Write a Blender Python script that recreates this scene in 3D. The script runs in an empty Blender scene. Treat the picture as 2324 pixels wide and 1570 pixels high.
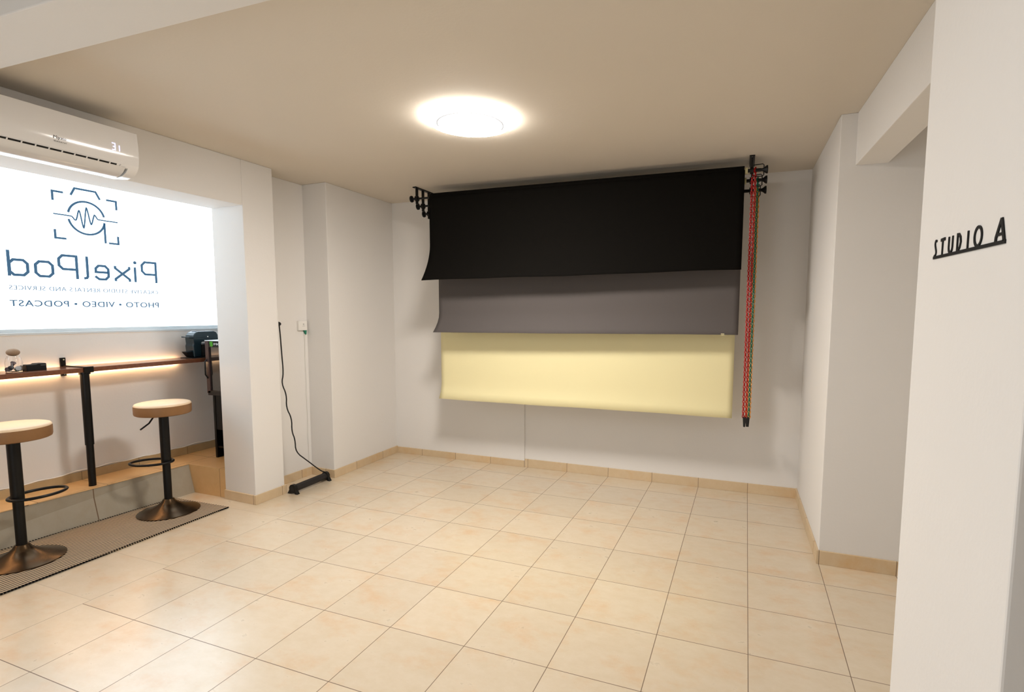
import bpy, math, random
from mathutils import Vector, Matrix
random.seed(7)
scene = bpy.context.scene
COL = scene.collection
S = 0.386            # side of one floor tile in metres; most of the room is laid out in tiles
PI = math.pi

# ------------------------------------------------------------------ camera
RES_X = 2324.0
cam_d = bpy.data.cameras.new('camera')
cam_d.sensor_fit = 'HORIZONTAL'; cam_d.sensor_width = 36.0
cam_d.lens = 36.0 * 1196.339 / RES_X
cam_d.shift_x = -79.372 / RES_X
cam_d.shift_y = 32.391 / RES_X
cam_d.clip_start = 0.02
cam = bpy.data.objects.new('camera', cam_d); COL.objects.link(cam)
yaw, pit, rol = 0.3603981, -0.0897145, -0.0048427
Rz = Matrix.Rotation(yaw, 3, 'Z'); Rx = Matrix.Rotation(pit, 3, 'X'); Ry = Matrix.Rotation(rol, 3, 'Y')
RR = Rz @ Rx @ Ry
right, fwd, up = RR.col[0], RR.col[1], RR.col[2]
M = Matrix((( right[0], up[0], -fwd[0]), (right[1], up[1], -fwd[1]), (right[2], up[2], -fwd[2]))).to_4x4()
M.translation = Vector((-0.149184, -10.949803, 3.750696)) * S
cam.matrix_world = M
scene.camera = cam

# ------------------------------------------------------------------ world, exposure, big lights
w = bpy.data.worlds.new('world'); scene.world = w; w.use_nodes = True
w.node_tree.nodes['Background'].inputs[0].default_value = (0.85, 0.92, 1.0, 1)
w.node_tree.nodes['Background'].inputs[1].default_value = 0.15
vs = scene.view_settings
vs.view_transform = 'Standard'; vs.look = 'None'; vs.gamma = 1.0; vs.exposure = 0.0; vs.use_curve_mapping = False

LAMP_E = 118.0        # round ceiling lamp, emission strength
SCREEN_E = 3.6       # glowing screen
LED_E = 42.0         # strip under the shelf

def area(name, loc, rot, size, power, color, size_y=None):
    d = bpy.data.lights.new(name, 'AREA'); d.energy = power; d.color = color
    d.size = size
    if size_y: d.shape = 'RECTANGLE'; d.size_y = size_y
    o = bpy.data.objects.new(name, d); COL.objects.link(o)
    o.location = Vector(loc) * S; o.rotation_euler = rot
    return o
# ceiling lights of the entrance room behind the camera and of the side room
area('entrance_ceiling_light', (-2.2, -10.4, 6.42), (0, 0, 0), 0.4, 9, (0.97, 0.98, 1.0))
area('entrance_window_light', (-4.5, -13.6, 2.9), (math.radians(90), 0, 0), 1.3, 17, (0.80, 0.90, 1.0), 1.1)
area('side_room_fill_light', (4.9, -5.0, 2.8), (math.radians(90), 0, math.radians(90)), 1.3, 3.5, (1.0, 0.90, 0.78), 1.2)  # unseen fill added in the side room to brighten the floor by the opening
area('side_room_light', (3.4, -5.2, 6.4), (0, 0, 0), 0.5, 0.8, (1.0, 0.93, 0.84))

# ------------------------------------------------------------------ helpers
class MB:
    """collects vertices/faces, builds one mesh object; k scales input units to metres"""
    def __init__(s, k=S): s.v = []; s.f = []; s.k = k
    def add(s, vs_, fs):
        n = len(s.v); s.v += [tuple(p) for p in vs_]; s.f += [tuple(i + n for i in f) for f in fs]; return s
    def box(s, x0, x1, y0, y1, z0, z1):
        return s.prism([(x0, y0), (x1, y0), (x1, y1), (x0, y1)], z0, z1)
    def prism(s, poly, z0, z1, mp=None):
        a = sum(poly[i][0]*poly[(i+1) % len(poly)][1]-poly[(i+1) % len(poly)][0]*poly[i][1] for i in range(len(poly)))
        if a < 0: poly = poly[::-1]
        n = len(poly)
        P = [(x, y, z0) for x, y in poly] + [(x, y, z1) for x, y in poly]
        if mp: P = [mp(*p) for p in P]
        F = [tuple(range(n-1, -1, -1)), tuple(range(n, 2*n))] + [(i, (i+1) % n, n+(i+1) % n, n+i) for i in range(n)]
        return s.add(P, F)
    def hexa(s, b, t):  # bottom 4 pts, top 4 pts (ccw from above)
        return s.add(list(b)+list(t), [(3,2,1,0),(4,5,6,7),(0,1,5,4),(1,2,6,5),(2,3,7,6),(3,0,4,7)])
    def lathe(s, prof, c=(0,0,0), n=48, axis='z', cap=True):
        P = []; F = []
        for r, z in prof:
            for i in range(n):
                a = 2*PI*i/n; x, y = r*math.cos(a), r*math.sin(a)
                p = (x, y, z) if axis == 'z' else ((z, x, y) if axis == 'x' else (y, z, x))
                P.append((p[0]+c[0], p[1]+c[1], p[2]+c[2]))
        m = len(prof)
        for j in range(m-1):
            for i in range(n):
                F.append((j*n+i, j*n+(i+1) % n, (j+1)*n+(i+1) % n, (j+1)*n+i))
        if cap:
            F.append(tuple(range(n-1, -1, -1))); F.append(tuple((m-1)*n+i for i in range(n)))
        return s.add(P, F)
    def tube(s, pts, r, n=10, closed=False):
        pts = [Vector(p) for p in pts]; m = len(pts); P = []; F = []
        u = None
        for i, p in enumerate(pts):
            if closed: t = pts[(i+1) % m]-pts[i-1]
            else: t = pts[min(i+1, m-1)]-pts[max(i-1, 0)]
            t.normalize()
            if u is None:
                u = Vector((0,0,1)).cross(t)
                if u.length < 1e-3: u = Vector((1,0,0)).cross(t)
            u = (u-t*u.dot(t)).normalized(); w_ = t.cross(u)
            for k in range(n):
                a = 2*PI*k/n; P.append(p+u*(r*math.cos(a))+w_*(r*math.sin(a)))
        for i in range(m if closed else m-1):
            for k in range(n):
                F.append((i*n+k, i*n+(k+1) % n, ((i+1) % m)*n+(k+1) % n, ((i+1) % m)*n+k))
        if not closed:
            F.append(tuple(range(n-1, -1, -1))); F.append(tuple((m-1)*n+k for k in range(n)))
        return s.add(P, F)
    def ribbon(s, pts, wd, mp, d0, d1, closed=False):
        """flat stroke of width wd along 2-D pts, thickness d0..d1, mapped by mp(u, v, d)"""
        pts = [Vector(p) for p in pts]; m = len(pts); L = []; R_ = []
        for i in range(m):
            pa = pts[i-1] if (i > 0 or closed) else None
            pb = pts[(i+1) % m] if (i < m-1 or closed) else None
            ns = []
            if pa is not None: t = (pts[i]-pa).normalized(); ns.append(Vector((-t.y, t.x)))
            if pb is not None: t = (pb-pts[i]).normalized(); ns.append(Vector((-t.y, t.x)))
            nrm = sum(ns, Vector((0,0)))
            nrm = nrm.normalized() if nrm.length > 1e-6 else ns[0]
            k = 1/max(0.45, nrm.dot(ns[0]))
            L.append(pts[i]+nrm*(wd/2*k)); R_.append(pts[i]-nrm*(wd/2*k))
        P = []
        for i in range(m):
            P += [mp(L[i].x, L[i].y, d0), mp(R_[i].x, R_[i].y, d0), mp(R_[i].x, R_[i].y, d1), mp(L[i].x, L[i].y, d1)]
        F = []
        for i in range(m if closed else m-1):
            a = 4*i; b = 4*((i+1) % m)
            for k in range(4): F.append((a+k, b+k, b+(k+1) % 4, a+(k+1) % 4))
        if not closed: F += [(3,2,1,0), tuple(4*(m-1)+k for k in range(4))]
        return s.add(P, F)
    def build(s, name, mat, parent=None, org=(0,0,0), smooth=False, bevel=0, seg=2):
        me = bpy.data.meshes.new(name)
        me.from_pydata([(p[0]*s.k-org[0], p[1]*s.k-org[1], p[2]*s.k-org[2]) for p in s.v], [], s.f)
        me.update()
        import bmesh
        bm = bmesh.new(); bm.from_mesh(me); bmesh.ops.recalc_face_normals(bm, faces=bm.faces); bm.to_mesh(me); bm.free()
        o = bpy.data.objects.new(name, me); COL.objects.link(o)
        me.materials.append(mat)
        if smooth:
            me.shade_smooth() if hasattr(me, 'shade_smooth') else [setattr(p, 'use_smooth', True) for p in me.polygons]
            if hasattr(me, 'set_sharp_from_angle'): me.set_sharp_from_angle(angle=math.radians(38))
        if bevel:
            b = o.modifiers.new('bevel', 'BEVEL'); b.width = bevel; b.segments = seg; b.limit_method = 'ANGLE'; b.angle_limit = math.radians(40)
        if parent: o.parent = parent
        else: o.location = org
        return o

def thing(name, loc, label, cat, group=None, rz=0):
    o = bpy.data.objects.new(name, None); COL.objects.link(o)
    o.empty_display_size = 0.05
    o.location = loc; o.rotation_euler = (0, 0, rz); o['label'] = label; o['category'] = cat
    if group: o['group'] = group
    return o
def tag(o, label, cat, group=None):
    o['label'] = label; o['category'] = cat
    if group: o['group'] = group
    return o
def struct(o, label=None, cat=None):
    o['kind'] = 'structure'
    if label: o['label'] = label
    if cat: o['category'] = cat
    return o
def dup(root, loc, rz=0, label=None):
    r = root.copy(); COL.objects.link(r); r.location = loc; r.rotation_euler = (0, 0, rz)
    if label: r['label'] = label
    for ch in list(root.children):
        c = ch.copy(); COL.objects.link(c); c.parent = r
        for g in list(ch.children):
            d = g.copy(); COL.objects.link(d); d.parent = c
    return r
def V(x, y, z): return Vector((x, y, z))*S

def text_words(name, mat_, parent, og, txt, mp, u0, u1, v0, v1, d0, d1, bold=0.0, space=1.0):
    """fitted lettering, one object per word"""
    tmp = MB(); text_mb(tmp, txt, lambda u, v, d: (u, v, d), u0, u1, v0, v1, d0, d1, bold, space)
    par = list(range(len(tmp.v)))
    def find(i):
        while par[i] != i: par[i] = par[par[i]]; i = par[i]
        return i
    for f in tmp.f:
        for q in f[1:]: par[find(q)] = find(f[0])
    isl = {}
    for i in range(len(tmp.v)): isl.setdefault(find(i), []).append(i)
    spans = sorted((min(tmp.v[i][0] for i in L_), max(tmp.v[i][0] for i in L_), k) for k, L_ in isl.items())
    gap = (v1-v0)*0.34; groups = []; hi = None
    for a, b, k in spans:
        if hi is None or a-hi > gap: groups.append([])
        groups[-1].append(k); hi = b if hi is None else max(hi, b)
    for g in groups:
        ks = set(g); mb = MB(); remap = {}
        for i, v in enumerate(tmp.v):
            if find(i) in ks: remap[i] = len(mb.v); mb.v.append(tuple(mp(*v)))
        mb.f = [tuple(remap[q] for q in f) for f in tmp.f if find(f[0]) in ks]
        mb.build(name, mat_, parent, og)

def text_mb(mb, txt, mp, u0, u1, v0, v1, d0, d1, bold=0.0, space=1.0, aspect_fit=True):
    """built-in font lettering fitted to the rectangle u0..u1 x v0..v1"""
    cu = bpy.data.curves.new('t', 'FONT'); cu.body = txt; cu.size = 1.0; cu.offset = bold
    cu.space_character = space; cu.extrude = 0.5; cu.resolution_u = 3
    ob = bpy.data.objects.new('t', cu); COL.objects.link(ob)
    bpy.context.view_layer.update()
    me = bpy.data.meshes.new_from_object(ob.evaluated_get(bpy.context.evaluated_depsgraph_get()))
    xs = [v.co.x for v in me.vertices]; ys = [v.co.y for v in me.vertices]
    x0, x1, y0, y1 = min(xs), max(xs), min(ys), max(ys)
    P = [mp(u0+(v.co.x-x0)/(x1-x0)*(u1-u0), v0+(v.co.y-y0)/(y1-y0)*(v1-v0), d0 if v.co.z < 0 else d1) for v in me.vertices]
    mb.add(P, [tuple(p.vertices) for p in me.polygons])
    bpy.data.objects.remove(ob); bpy.data.curves.remove(cu); bpy.data.meshes.remove(me)
    return mb

# ------------------------------------------------------------------ materials
def lin(r, g, b):
    f = lambda c: (c/255/12.92) if c/255 <= 0.04045 else ((c/255+0.055)/1.055)**2.4
    return (f(r), f(g), f(b), 1)
def mat(name, col, rough=0.6, metal=0.0, spec=0.5, noise=0.0, nscale=30, bump=0.0, bscale=200, emit=None, estr=0, coat=0, trans=0, ior=1.45):
    m = bpy.data.materials.new(name); m.use_nodes = True
    nt = m.node_tree; b = nt.nodes['Principled BSDF']
    b.inputs['Base Color'].default_value = col
    b.inputs['Roughness'].default_value = rough; b.inputs['Metallic'].default_value = metal
    b.inputs['Specular IOR Level'].default_value = spec
    b.inputs['Coat Weight'].default_value = coat; b.inputs['Transmission Weight'].default_value = trans; b.inputs['IOR'].default_value = ior
    tc = nt.nodes.new('ShaderNodeNewGeometry')
    if noise:
        n = nt.nodes.new('ShaderNodeTexNoise'); n.inputs['Scale'].default_value = nscale; n.inputs['Detail'].default_value = 5
        nt.links.new(tc.outputs['Position'], n.inputs['Vector'])
        mr = nt.nodes.new('ShaderNodeMapRange'); mr.inputs[3].default_value = 1-noise; mr.inputs[4].default_value = 1+noise
        nt.links.new(n.outputs['Fac'], mr.inputs[0])
        mx = nt.nodes.new('ShaderNodeMix'); mx.data_type = 'RGBA'; mx.blend_type = 'MULTIPLY'; mx.inputs[0].default_value = 1
        mx.inputs[6].default_value = col; nt.links.new(mr.outputs[0], mx.inputs[7])
        nt.links.new(mx.outputs[2], b.inputs['Base Color'])
    if bump:
        n = nt.nodes.new('ShaderNodeTexNoise'); n.inputs['Scale'].default_value = bscale; n.inputs['Detail'].default_value = 4
        nt.links.new(tc.outputs['Position'], n.inputs['Vector'])
        bp = nt.nodes.new('ShaderNodeBump'); bp.inputs['Strength'].default_value = bump; bp.inputs['Distance'].default_value = 0.002
        nt.links.new(n.outputs['Fac'], bp.inputs['Height']); nt.links.new(bp.outputs[0], b.inputs['Normal'])
    if emit:
        b.inputs['Emission Color'].default_value = emit; b.inputs['Emission Strength'].default_value = estr
    return m

def plaster(name, col):
    m = mat(name, col, rough=0.85, spec=0.25)
    nt = m.node_tree; b = nt.nodes['Principled BSDF']; g = nt.nodes.new('ShaderNodeNewGeometry')
    n1 = nt.nodes.new('ShaderNodeTexNoise'); n1.inputs['Scale'].default_value = 2.2; n1.inputs['Detail'].default_value = 3
    n2 = nt.nodes.new('ShaderNodeTexNoise'); n2.inputs['Scale'].default_value = 70; n2.inputs['Detail'].default_value = 6
    for n in (n1, n2): nt.links.new(g.outputs['Position'], n.inputs['Vector'])
    cr = nt.nodes.new('ShaderNodeMix'); cr.data_type = 'RGBA'
    cr.inputs[6].default_value = tuple(c*0.975 for c in col[:3])+(1,); cr.inputs[7].default_value = col
    nt.links.new(n1.outputs['Fac'], cr.inputs[0]); nt.links.new(cr.outputs[2], b.inputs['Base Color'])
    add = nt.nodes.new('ShaderNodeMath'); add.operation = 'MULTIPLY_ADD'; add.inputs[1].default_value = 6.0
    nt.links.new(n1.outputs['Fac'], add.inputs[0]); nt.links.new(n2.outputs['Fac'], add.inputs[2])
    bp = nt.nodes.new('ShaderNodeBump'); bp.inputs['Strength'].default_value = 0.35; bp.inputs['Distance'].default_value = 0.0015
    nt.links.new(add.outputs[0], bp.inputs['Height']); nt.links.new(bp.outputs[0], b.inputs['Normal'])
    return m

def tile_mat(name, base, patch, patch_amt=1.0, split=True, rough=0.3, coat=0.0, grid=True, sx=1.0, sy=1.0, ox=0.0, oy=0.0, grout=(0.16,0.10,0.055,1)):
    """glazed ceramic tiles on a square grid of side S, cloudy orange patches that differ from tile to tile"""
    m = bpy.data.materials.new(name); m.use_nodes = True
    nt = m.node_tree; N = nt.nodes; L = nt.links; b = N['Principled BSDF']
    g = N.new('ShaderNodeNewGeometry'); sp = N.new('ShaderNodeSeparateXYZ'); L.new(g.outputs['Position'], sp.inputs[0])
    def mth(op, a, c=None, d=None):
        n = N.new('ShaderNodeMath'); n.operation = op
        for i, x in enumerate((a, c, d)):
            if x is None: continue
            if isinstance(x, (int, float)): n.inputs[i].default_value = x
            else: L.new(x, n.inputs[i])
        return n.outputs[0]
    X = mth('MULTIPLY_ADD', sp.outputs[0], 1/(S*sx), ox); Y = mth('MULTIPLY_ADD', sp.outputs[1], 1/(S*sy), oy)
    isl = None
    if split:   # the rows beyond the eighth joint belong to an older field laid a little out of step
        isl = mth('LESS_THAN', X, -8.0)
        Y = mth('MULTIPLY_ADD', isl, -0.09, Y)
    cx = mth('FLOOR', X); cy = mth('FLOOR', Y)
    fx = mth('SUBTRACT', X, cx); fy = mth('SUBTRACT', Y, cy)
    ex = mth('MINIMUM', fx, mth('SUBTRACT', 1.0, fx)); ey = mth('MINIMUM', fy, mth('SUBTRACT', 1.0, fy))
    if split: ex = mth('MULTIPLY_ADD', mth('LESS_THAN', X, -8.02), 1.0, ex)
    cv = N.new('ShaderNodeCombineXYZ'); L.new(cx, cv.inputs[0]); L.new(cy, cv.inputs[1])
    wn = N.new('ShaderNodeTexWhiteNoise'); wn.noise_dimensions = '3D'; L.new(cv.outputs[0], wn.inputs['Vector'])
    sc = N.new('ShaderNodeVectorMath'); sc.operation = 'SCALE'; sc.inputs[3].default_value = 40; L.new(wn.outputs['Color'], sc.inputs[0])
    ad = N.new('ShaderNodeVectorMath'); ad.operation = 'ADD'; L.new(g.outputs['Position'], ad.inputs[0]); L.new(sc.outputs[0], ad.inputs[1])
    st = N.new('ShaderNodeMapping'); st.inputs['Scale'].default_value = (1.0, 1.5, 1.0); L.new(ad.outputs[0], st.inputs[0])
    n1 = N.new('ShaderNodeTexNoise'); n1.inputs['Scale'].default_value = 4.2; n1.inputs['Detail'].default_value = 6; n1.inputs['Roughness'].default_value = 0.62
    n2 = N.new('ShaderNodeTexNoise'); n2.inputs['Scale'].default_value = 11; n2.inputs['Detail'].default_value = 7; n2.inputs['Roughness'].default_value = 0.7
    L.new(st.outputs[0], n1.inputs['Vector']); L.new(st.outputs[0], n2.inputs['Vector'])
    r1 = N.new('ShaderNodeMapRange'); r1.inputs[1].default_value = 0.50; r1.inputs[2].default_value = 0.70; L.new(n1.outputs['Fac'], r1.inputs[0])
    r2 = N.new('ShaderNodeMapRange'); r2.inputs[1].default_value = 0.35; r2.inputs[2].default_value = 0.7; L.new(n2.outputs['Fac'], r2.inputs[0])
    pt = mth('MULTIPLY', mth('MULTIPLY', r1.outputs[0], mth('MULTIPLY_ADD', r2.outputs[0], 0.7, 0.3)), patch_amt)
    m0 = N.new('ShaderNodeMix'); m0.data_type = 'RGBA'; m0.inputs[6].default_value = base
    m0.inputs[7].default_value = (base[0]*0.93, base[1]*0.9, base[2]*0.84, 1); L.new(r2.outputs[0], m0.inputs[0])
    m1 = N.new('ShaderNodeMix'); m1.data_type = 'RGBA'; L.new(pt, m1.inputs[0]); L.new(m0.outputs[2], m1.inputs[6]); m1.inputs[7].default_value = patch
    tint = mth('MULTIPLY_ADD', wn.outputs['Value'], 0.08, 0.95)
    m2 = N.new('ShaderNodeMix'); m2.data_type = 'RGBA'; m2.blend_type = 'MULTIPLY'; m2.inputs[0].default_value = 1
    L.new(m1.outputs[2], m2.inputs[6]); L.new(tint, m2.inputs[7])
    col = m2.outputs[2]
    if grid:
        gm = mth('LESS_THAN', mth('MINIMUM', ex, ey), 0.0042)
        if isl is not None: gm = mth('MULTIPLY', gm, mth('MULTIPLY_ADD', isl, -0.72, 1.0))
        m3 = N.new('ShaderNodeMix'); m3.data_type = 'RGBA'; L.new(gm, m3.inputs[0]); L.new(col, m3.inputs[6]); m3.inputs[7].default_value = grout
        col = m3.outputs[2]
        rr = mth('MULTIPLY_ADD', gm, 0.5, mth('MULTIPLY_ADD', n2.outputs['Fac'], 0.10, rough)); L.new(rr, b.inputs['Roughness'])
        bp = N.new('ShaderNodeBump'); bp.inputs['Strength'].default_value = 0.25; bp.inputs['Distance'].default_value = 0.001
        hh = mth('SUBTRACT', mth('MULTIPLY', n1.outputs['Fac'], 0.6), gm); L.new(hh, bp.inputs['Height']); L.new(bp.outputs[0], b.inputs['Normal'])
    else:
        b.inputs['Roughness'].default_value = rough
    L.new(col, b.inputs['Base Color']); b.inputs['Specular IOR Level'].default_value = 0.8
    b.inputs['Coat Weight'].default_value = coat; b.inputs['Coat Roughness'].default_value = 0.26
    return m

WHITE = plaster('white_wall_paint', (0.77, 0.745, 0.715, 1))
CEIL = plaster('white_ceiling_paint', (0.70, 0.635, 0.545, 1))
GLOSSW = mat('white_gloss_plastic', (0.80, 0.78, 0.76, 1), rough=0.12, spec=0.5)
FLAPW = mat('white_flap_plastic', (0.72, 0.71, 0.70, 1), rough=0.06, spec=0.8, coat=0.6)
TILE = tile_mat('cream_ceramic_floor_tiles', (0.70, 0.595, 0.455, 1), (0.66, 0.385, 0.17, 1), 0.62, rough=0.24, coat=0.6)
SKIRT = tile_mat('cream_ceramic_skirting', (0.66, 0.51, 0.33, 1), (0.62, 0.40, 0.19, 1), split=False, rough=0.35)
STEPTOP = tile_mat('tan_step_tiles', (0.68, 0.445, 0.205, 1), (0.6, 0.35, 0.14, 1), 0.6, split=False, rough=0.3)
BARSK = tile_mat('tan_bar_skirting', (0.47, 0.345, 0.185, 1), (0.42, 0.30, 0.15, 1), 0.4, split=False, rough=0.35)
RISERG = tile_mat('grey_beige_riser_tiles', (0.37, 0.325, 0.25, 1), (0.33, 0.285, 0.20, 1), 0.5, split=False, rough=0.35, sx=1000.0, sy=2.0, oy=0.61)
BLACKP = mat('black_backdrop_paper', (0.0045, 0.0038, 0.003, 1), rough=0.9, spec=0.08, bump=0.2, bscale=400)
GREYP = mat('grey_backdrop_paper', (0.100, 0.087, 0.082, 1), rough=0.85, spec=0.25, noise=0.04, nscale=400)
CREAMP = mat('pale_yellow_backdrop_paper', (0.78, 0.705, 0.415, 1), rough=0.85, spec=0.2)
BMETAL = mat('black_painted_metal', (0.0045, 0.004, 0.0035, 1), rough=0.33, spec=0.28, noise=0.2)
BPLAST = mat('black_plastic', (0.006, 0.006, 0.006, 1), rough=0.45, spec=0.3)
DPLAST = mat('dark_grey_plastic', (0.020, 0.018, 0.018, 1), rough=0.5, spec=0.3)
RUBBER = mat('black_rubber', (0.008, 0.008, 0.008, 1), rough=0.7)
REDP = mat('red_plastic', (0.45, 0.010, 0.008, 1), rough=0.35)
GREENP = mat('green_plastic', (0.008, 0.17, 0.10, 1), rough=0.35)
ORANGEP = mat('orange_plastic', (0.90, 0.33, 0.02, 1), rough=0.35)
CARD = mat('cardboard_core', (0.60, 0.55, 0.32, 1), rough=0.8)
BANDL = mat('brown_leatherette_band', (0.235, 0.115, 0.042, 1), rough=0.45, noise=0.06, nscale=60, bump=0.1, bscale=300)
LEATHER = mat('pale_tan_leatherette', (0.78, 0.585, 0.39, 1), rough=0.42, noise=0.06, nscale=60, bump=0.1, bscale=300)
BRONZE = mat('black_bronze_metal', (0.075, 0.047, 0.024, 1), rough=0.25, metal=0.85)
WOODD = mat('dark_walnut_laminate', (0.16, 0.058, 0.028, 1), rough=0.22, noise=0.35, nscale=45)
GLASS = mat('clear_glass', (1, 1, 1, 1), rough=0.0, trans=1.0, ior=1.45)
CORK = mat('cork', (0.30, 0.20, 0.125, 1), rough=0.8, noise=0.3, nscale=250)
CHROME = mat('chrome', (0.7, 0.7, 0.7, 1), rough=0.15, metal=1)
COFF = mat('dark_blue_black_gloss_plastic', (0.010, 0.022, 0.028, 1), rough=0.2)
FRAMEW = mat('pale_grey_aluminium', (0.62, 0.66, 0.68, 1), rough=0.35, spec=0.5)
WPLAST = mat('white_plastic', (0.78, 0.76, 0.72, 1), rough=0.4)
LTEXT = mat('grey_print', (0.18, 0.18, 0.18, 1), rough=0.5)
BTEXT = mat('black_print', (0.01, 0.01, 0.01, 1), rough=0.5)
WTEXT = mat('white_print', (0.8, 0.8, 0.8, 1), rough=0.5)
GTEXT = mat('lime_green_print', (0.10, 0.50, 0.03, 1), rough=0.5)
LAMPM = mat('lamp_diffuser', (0.9, 0.9, 0.9, 1), emit=(1.0, 0.94, 0.875, 1), estr=LAMP_E)
RIMM = mat('lamp_rim_diffuser', (0.9, 0.9, 0.9, 1), emit=(1.0, 0.935, 0.85, 1), estr=14.0)
SEAM = mat('lamp_seam_grey', (0.02, 0.02, 0.02, 1), spec=0.0, emit=(1.0, 0.97, 0.93, 1), estr=0.55)
SCREENM = mat('glowing_screen', (0.5, 0.5, 0.5, 1), rough=0.6, emit=(0.74, 0.88, 1.0, 1), estr=SCREEN_E)
INK = mat('blue_logo_light', (0.02, 0.04, 0.06, 1), rough=0.6, emit=lin(48, 88, 120), estr=1.0)
DIGIT = mat('blue_white_digits', (0.1, 0.1, 0.2, 1), emit=(0.62, 0.60, 1.0, 1), estr=2.2)
LEDM = mat('warm_led_strip', (0.9, 0.8, 0.6, 1), emit=(1.0, 0.62, 0.32, 1), estr=LED_E)
def glass_dark():
    m = mat('dark_glass', (0.02, 0.018, 0.016, 1), rough=0.08, spec=0.9, coat=0.8)
    return m
DGLASS = glass_dark()

def rug_mat():
    m = bpy.data.materials.new('woven_striped_rug'); m.use_nodes = True
    nt = m.node_tree; N = nt.nodes; L = nt.links; b = N['Principled BSDF']; b.inputs['Roughness'].default_value = 0.9
    g = N.new('ShaderNodeNewGeometry'); sp = N.new('ShaderNodeSeparateXYZ'); L.new(g.outputs['Position'], sp.inputs[0])
    n = N.new('ShaderNodeTexNoise'); n.inputs['Scale'].default_value = 3.0; n.inputs['Detail'].default_value = 3; L.new(g.outputs['Position'], n.inputs['Vector'])
    def mth(op, a, c=None, d=None):
        q = N.new('ShaderNodeMath'); q.operation = op
        for i, x in enumerate((a, c, d)):
            if x is None: continue
            if isinstance(x, (int, float)): q.inputs[i].default_value = x
            else: L.new(x, q.inputs[i])
        return q.outputs[0]
    x = mth('MULTIPLY_ADD', n.outputs['Fac'], 0.02, sp.outputs[0])
    s1 = mth('SINE', mth('MULTIPLY', x, 2*PI/0.024))
    s2 = mth('SINE', mth('MULTIPLY', sp.outputs[1], 2*PI/0.012))
    f = N.new('ShaderNodeMapRange'); f.inputs[1].default_value = -0.25; f.inputs[2].default_value = 0.25
    L.new(mth('MULTIPLY_ADD', s2, 0.25, s1), f.inputs[0])
    mx = N.new('ShaderNodeMix'); mx.data_type = 'RGBA'; L.new(f.outputs[0], mx.inputs[0])
    mx.inputs[6].default_value = (0.055, 0.045, 0.04, 1); mx.inputs[7].default_value = (0.60, 0.46, 0.30, 1)
    L.new(mx.outputs[2], b.inputs['Base Color'])
    bp = N.new('ShaderNodeBump'); bp.inputs['Strength'].default_value = 0.6; bp.inputs['Distance'].default_value = 0.003
    L.new(s1, bp.inputs['Height']); L.new(bp.outputs[0], b.inputs['Normal'])
    return m
RUG = rug_mat()

# ------------------------------------------------------------------ the room shell (tile units)
H = 6.54
WT = -0.03   # plaster stands this far behind the skirting face
o = MB().prism([(-13.2, -14.2), (5.2, -14.2), (5.2, 1.2), (-13.2, 1.2)], -0.3, 0).build('floor', TILE); struct(o)
o = MB().prism([(-13.2, -14.2), (5.2, -14.2), (5.2, 1.2), (-13.2, 1.2)], H, H+0.4).build('ceiling', CEIL); struct(o)
# back wall, with the slight step in its plaster
o = MB().prism([(-9.9, 1.2), (-9.9, .65), (-8.9, .645), (-5.09, .635), (-5.085, .665), (1.3, .67), (1.3, 1.2)], 0, H).build('wall_back', WHITE); struct(o)
# left wall: chimney breast, recess, pillar, lintel over the wide opening and the wall beyond
mb = MB()
mb.prism([(-9.9, .66), (-8.815, .66), (-8.765, -1.715), (-9.46, -1.68), (-9.46, -2.915), (-9.9, -2.915)], 0, H)
mb.prism([(-9.83, -2.915), (-8.965, -2.915), (-8.965, -3.60), (-9.83, -3.56)], 0, H)
mb.prism([(-9.83, -3.56), (-8.965, -3.60), (-8.985, -8.9), (-9.83, -8.9)], 5.71, H)
mb.prism([(-9.83, -8.9), (-8.985, -8.9), (-8.985, -14.0), (-9.83, -14.0)], 0, H)
struct(mb.build('wall_left', WHITE, bevel=0.004))
# right wall with its lintel
mb = MB()
mb.prism([(.94, .70), (.995, -2.325), (5.0, -2.325), (5.0, .70)], 0, H)
mb.prism([(1.20, -2.325), (1.405, -7.18), (1.75, -7.18), (1.60, -2.325)], 5.825, H)
struct(mb.build('wall_right', WHITE, bevel=0.003))
# pillar that carries the sign
struct(MB().prism([(.80, -7.175), (.80, -8.585), (2.3, -8.585), (2.3, -7.175)], 0, H).build('wall_front', WHITE, bevel=0.004))
# enclosing walls that are out of view
struct(MB().box(-9.83, 5.2, -14.2, -13.9, 0, H).build('wall_rear', WHITE))
struct(MB().box(5.0, 5.2, -13.9, -2.325, 0, H).build('wall_side', WHITE))
# bar room: far wall with the window opening, end walls
WY0, WY1, WZ0, WZ1 = -9.0, -1.4, 3.345, 6.25
mb = MB()
mb.box(-12.6, -11.72, -9.5, .65, 0, WZ0)
mb.box(-12.6, -11.72, -9.5, .65, WZ1, H)
mb.box(-12.6, -11.72, -9.5, WY0, WZ0, WZ1)
mb.box(-12.6, -11.72, WY1, .65, WZ0, WZ1)
struct(mb.build('wall_far', WHITE))
struct(MB().box(-12.6, -9.83, -9.8, -9.5, 0, H).build('wall_bar_near', WHITE))
struct(MB().box(-12.6, -9.9, .65, .95, 0, H).build('wall_bar_back', WHITE))
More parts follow.
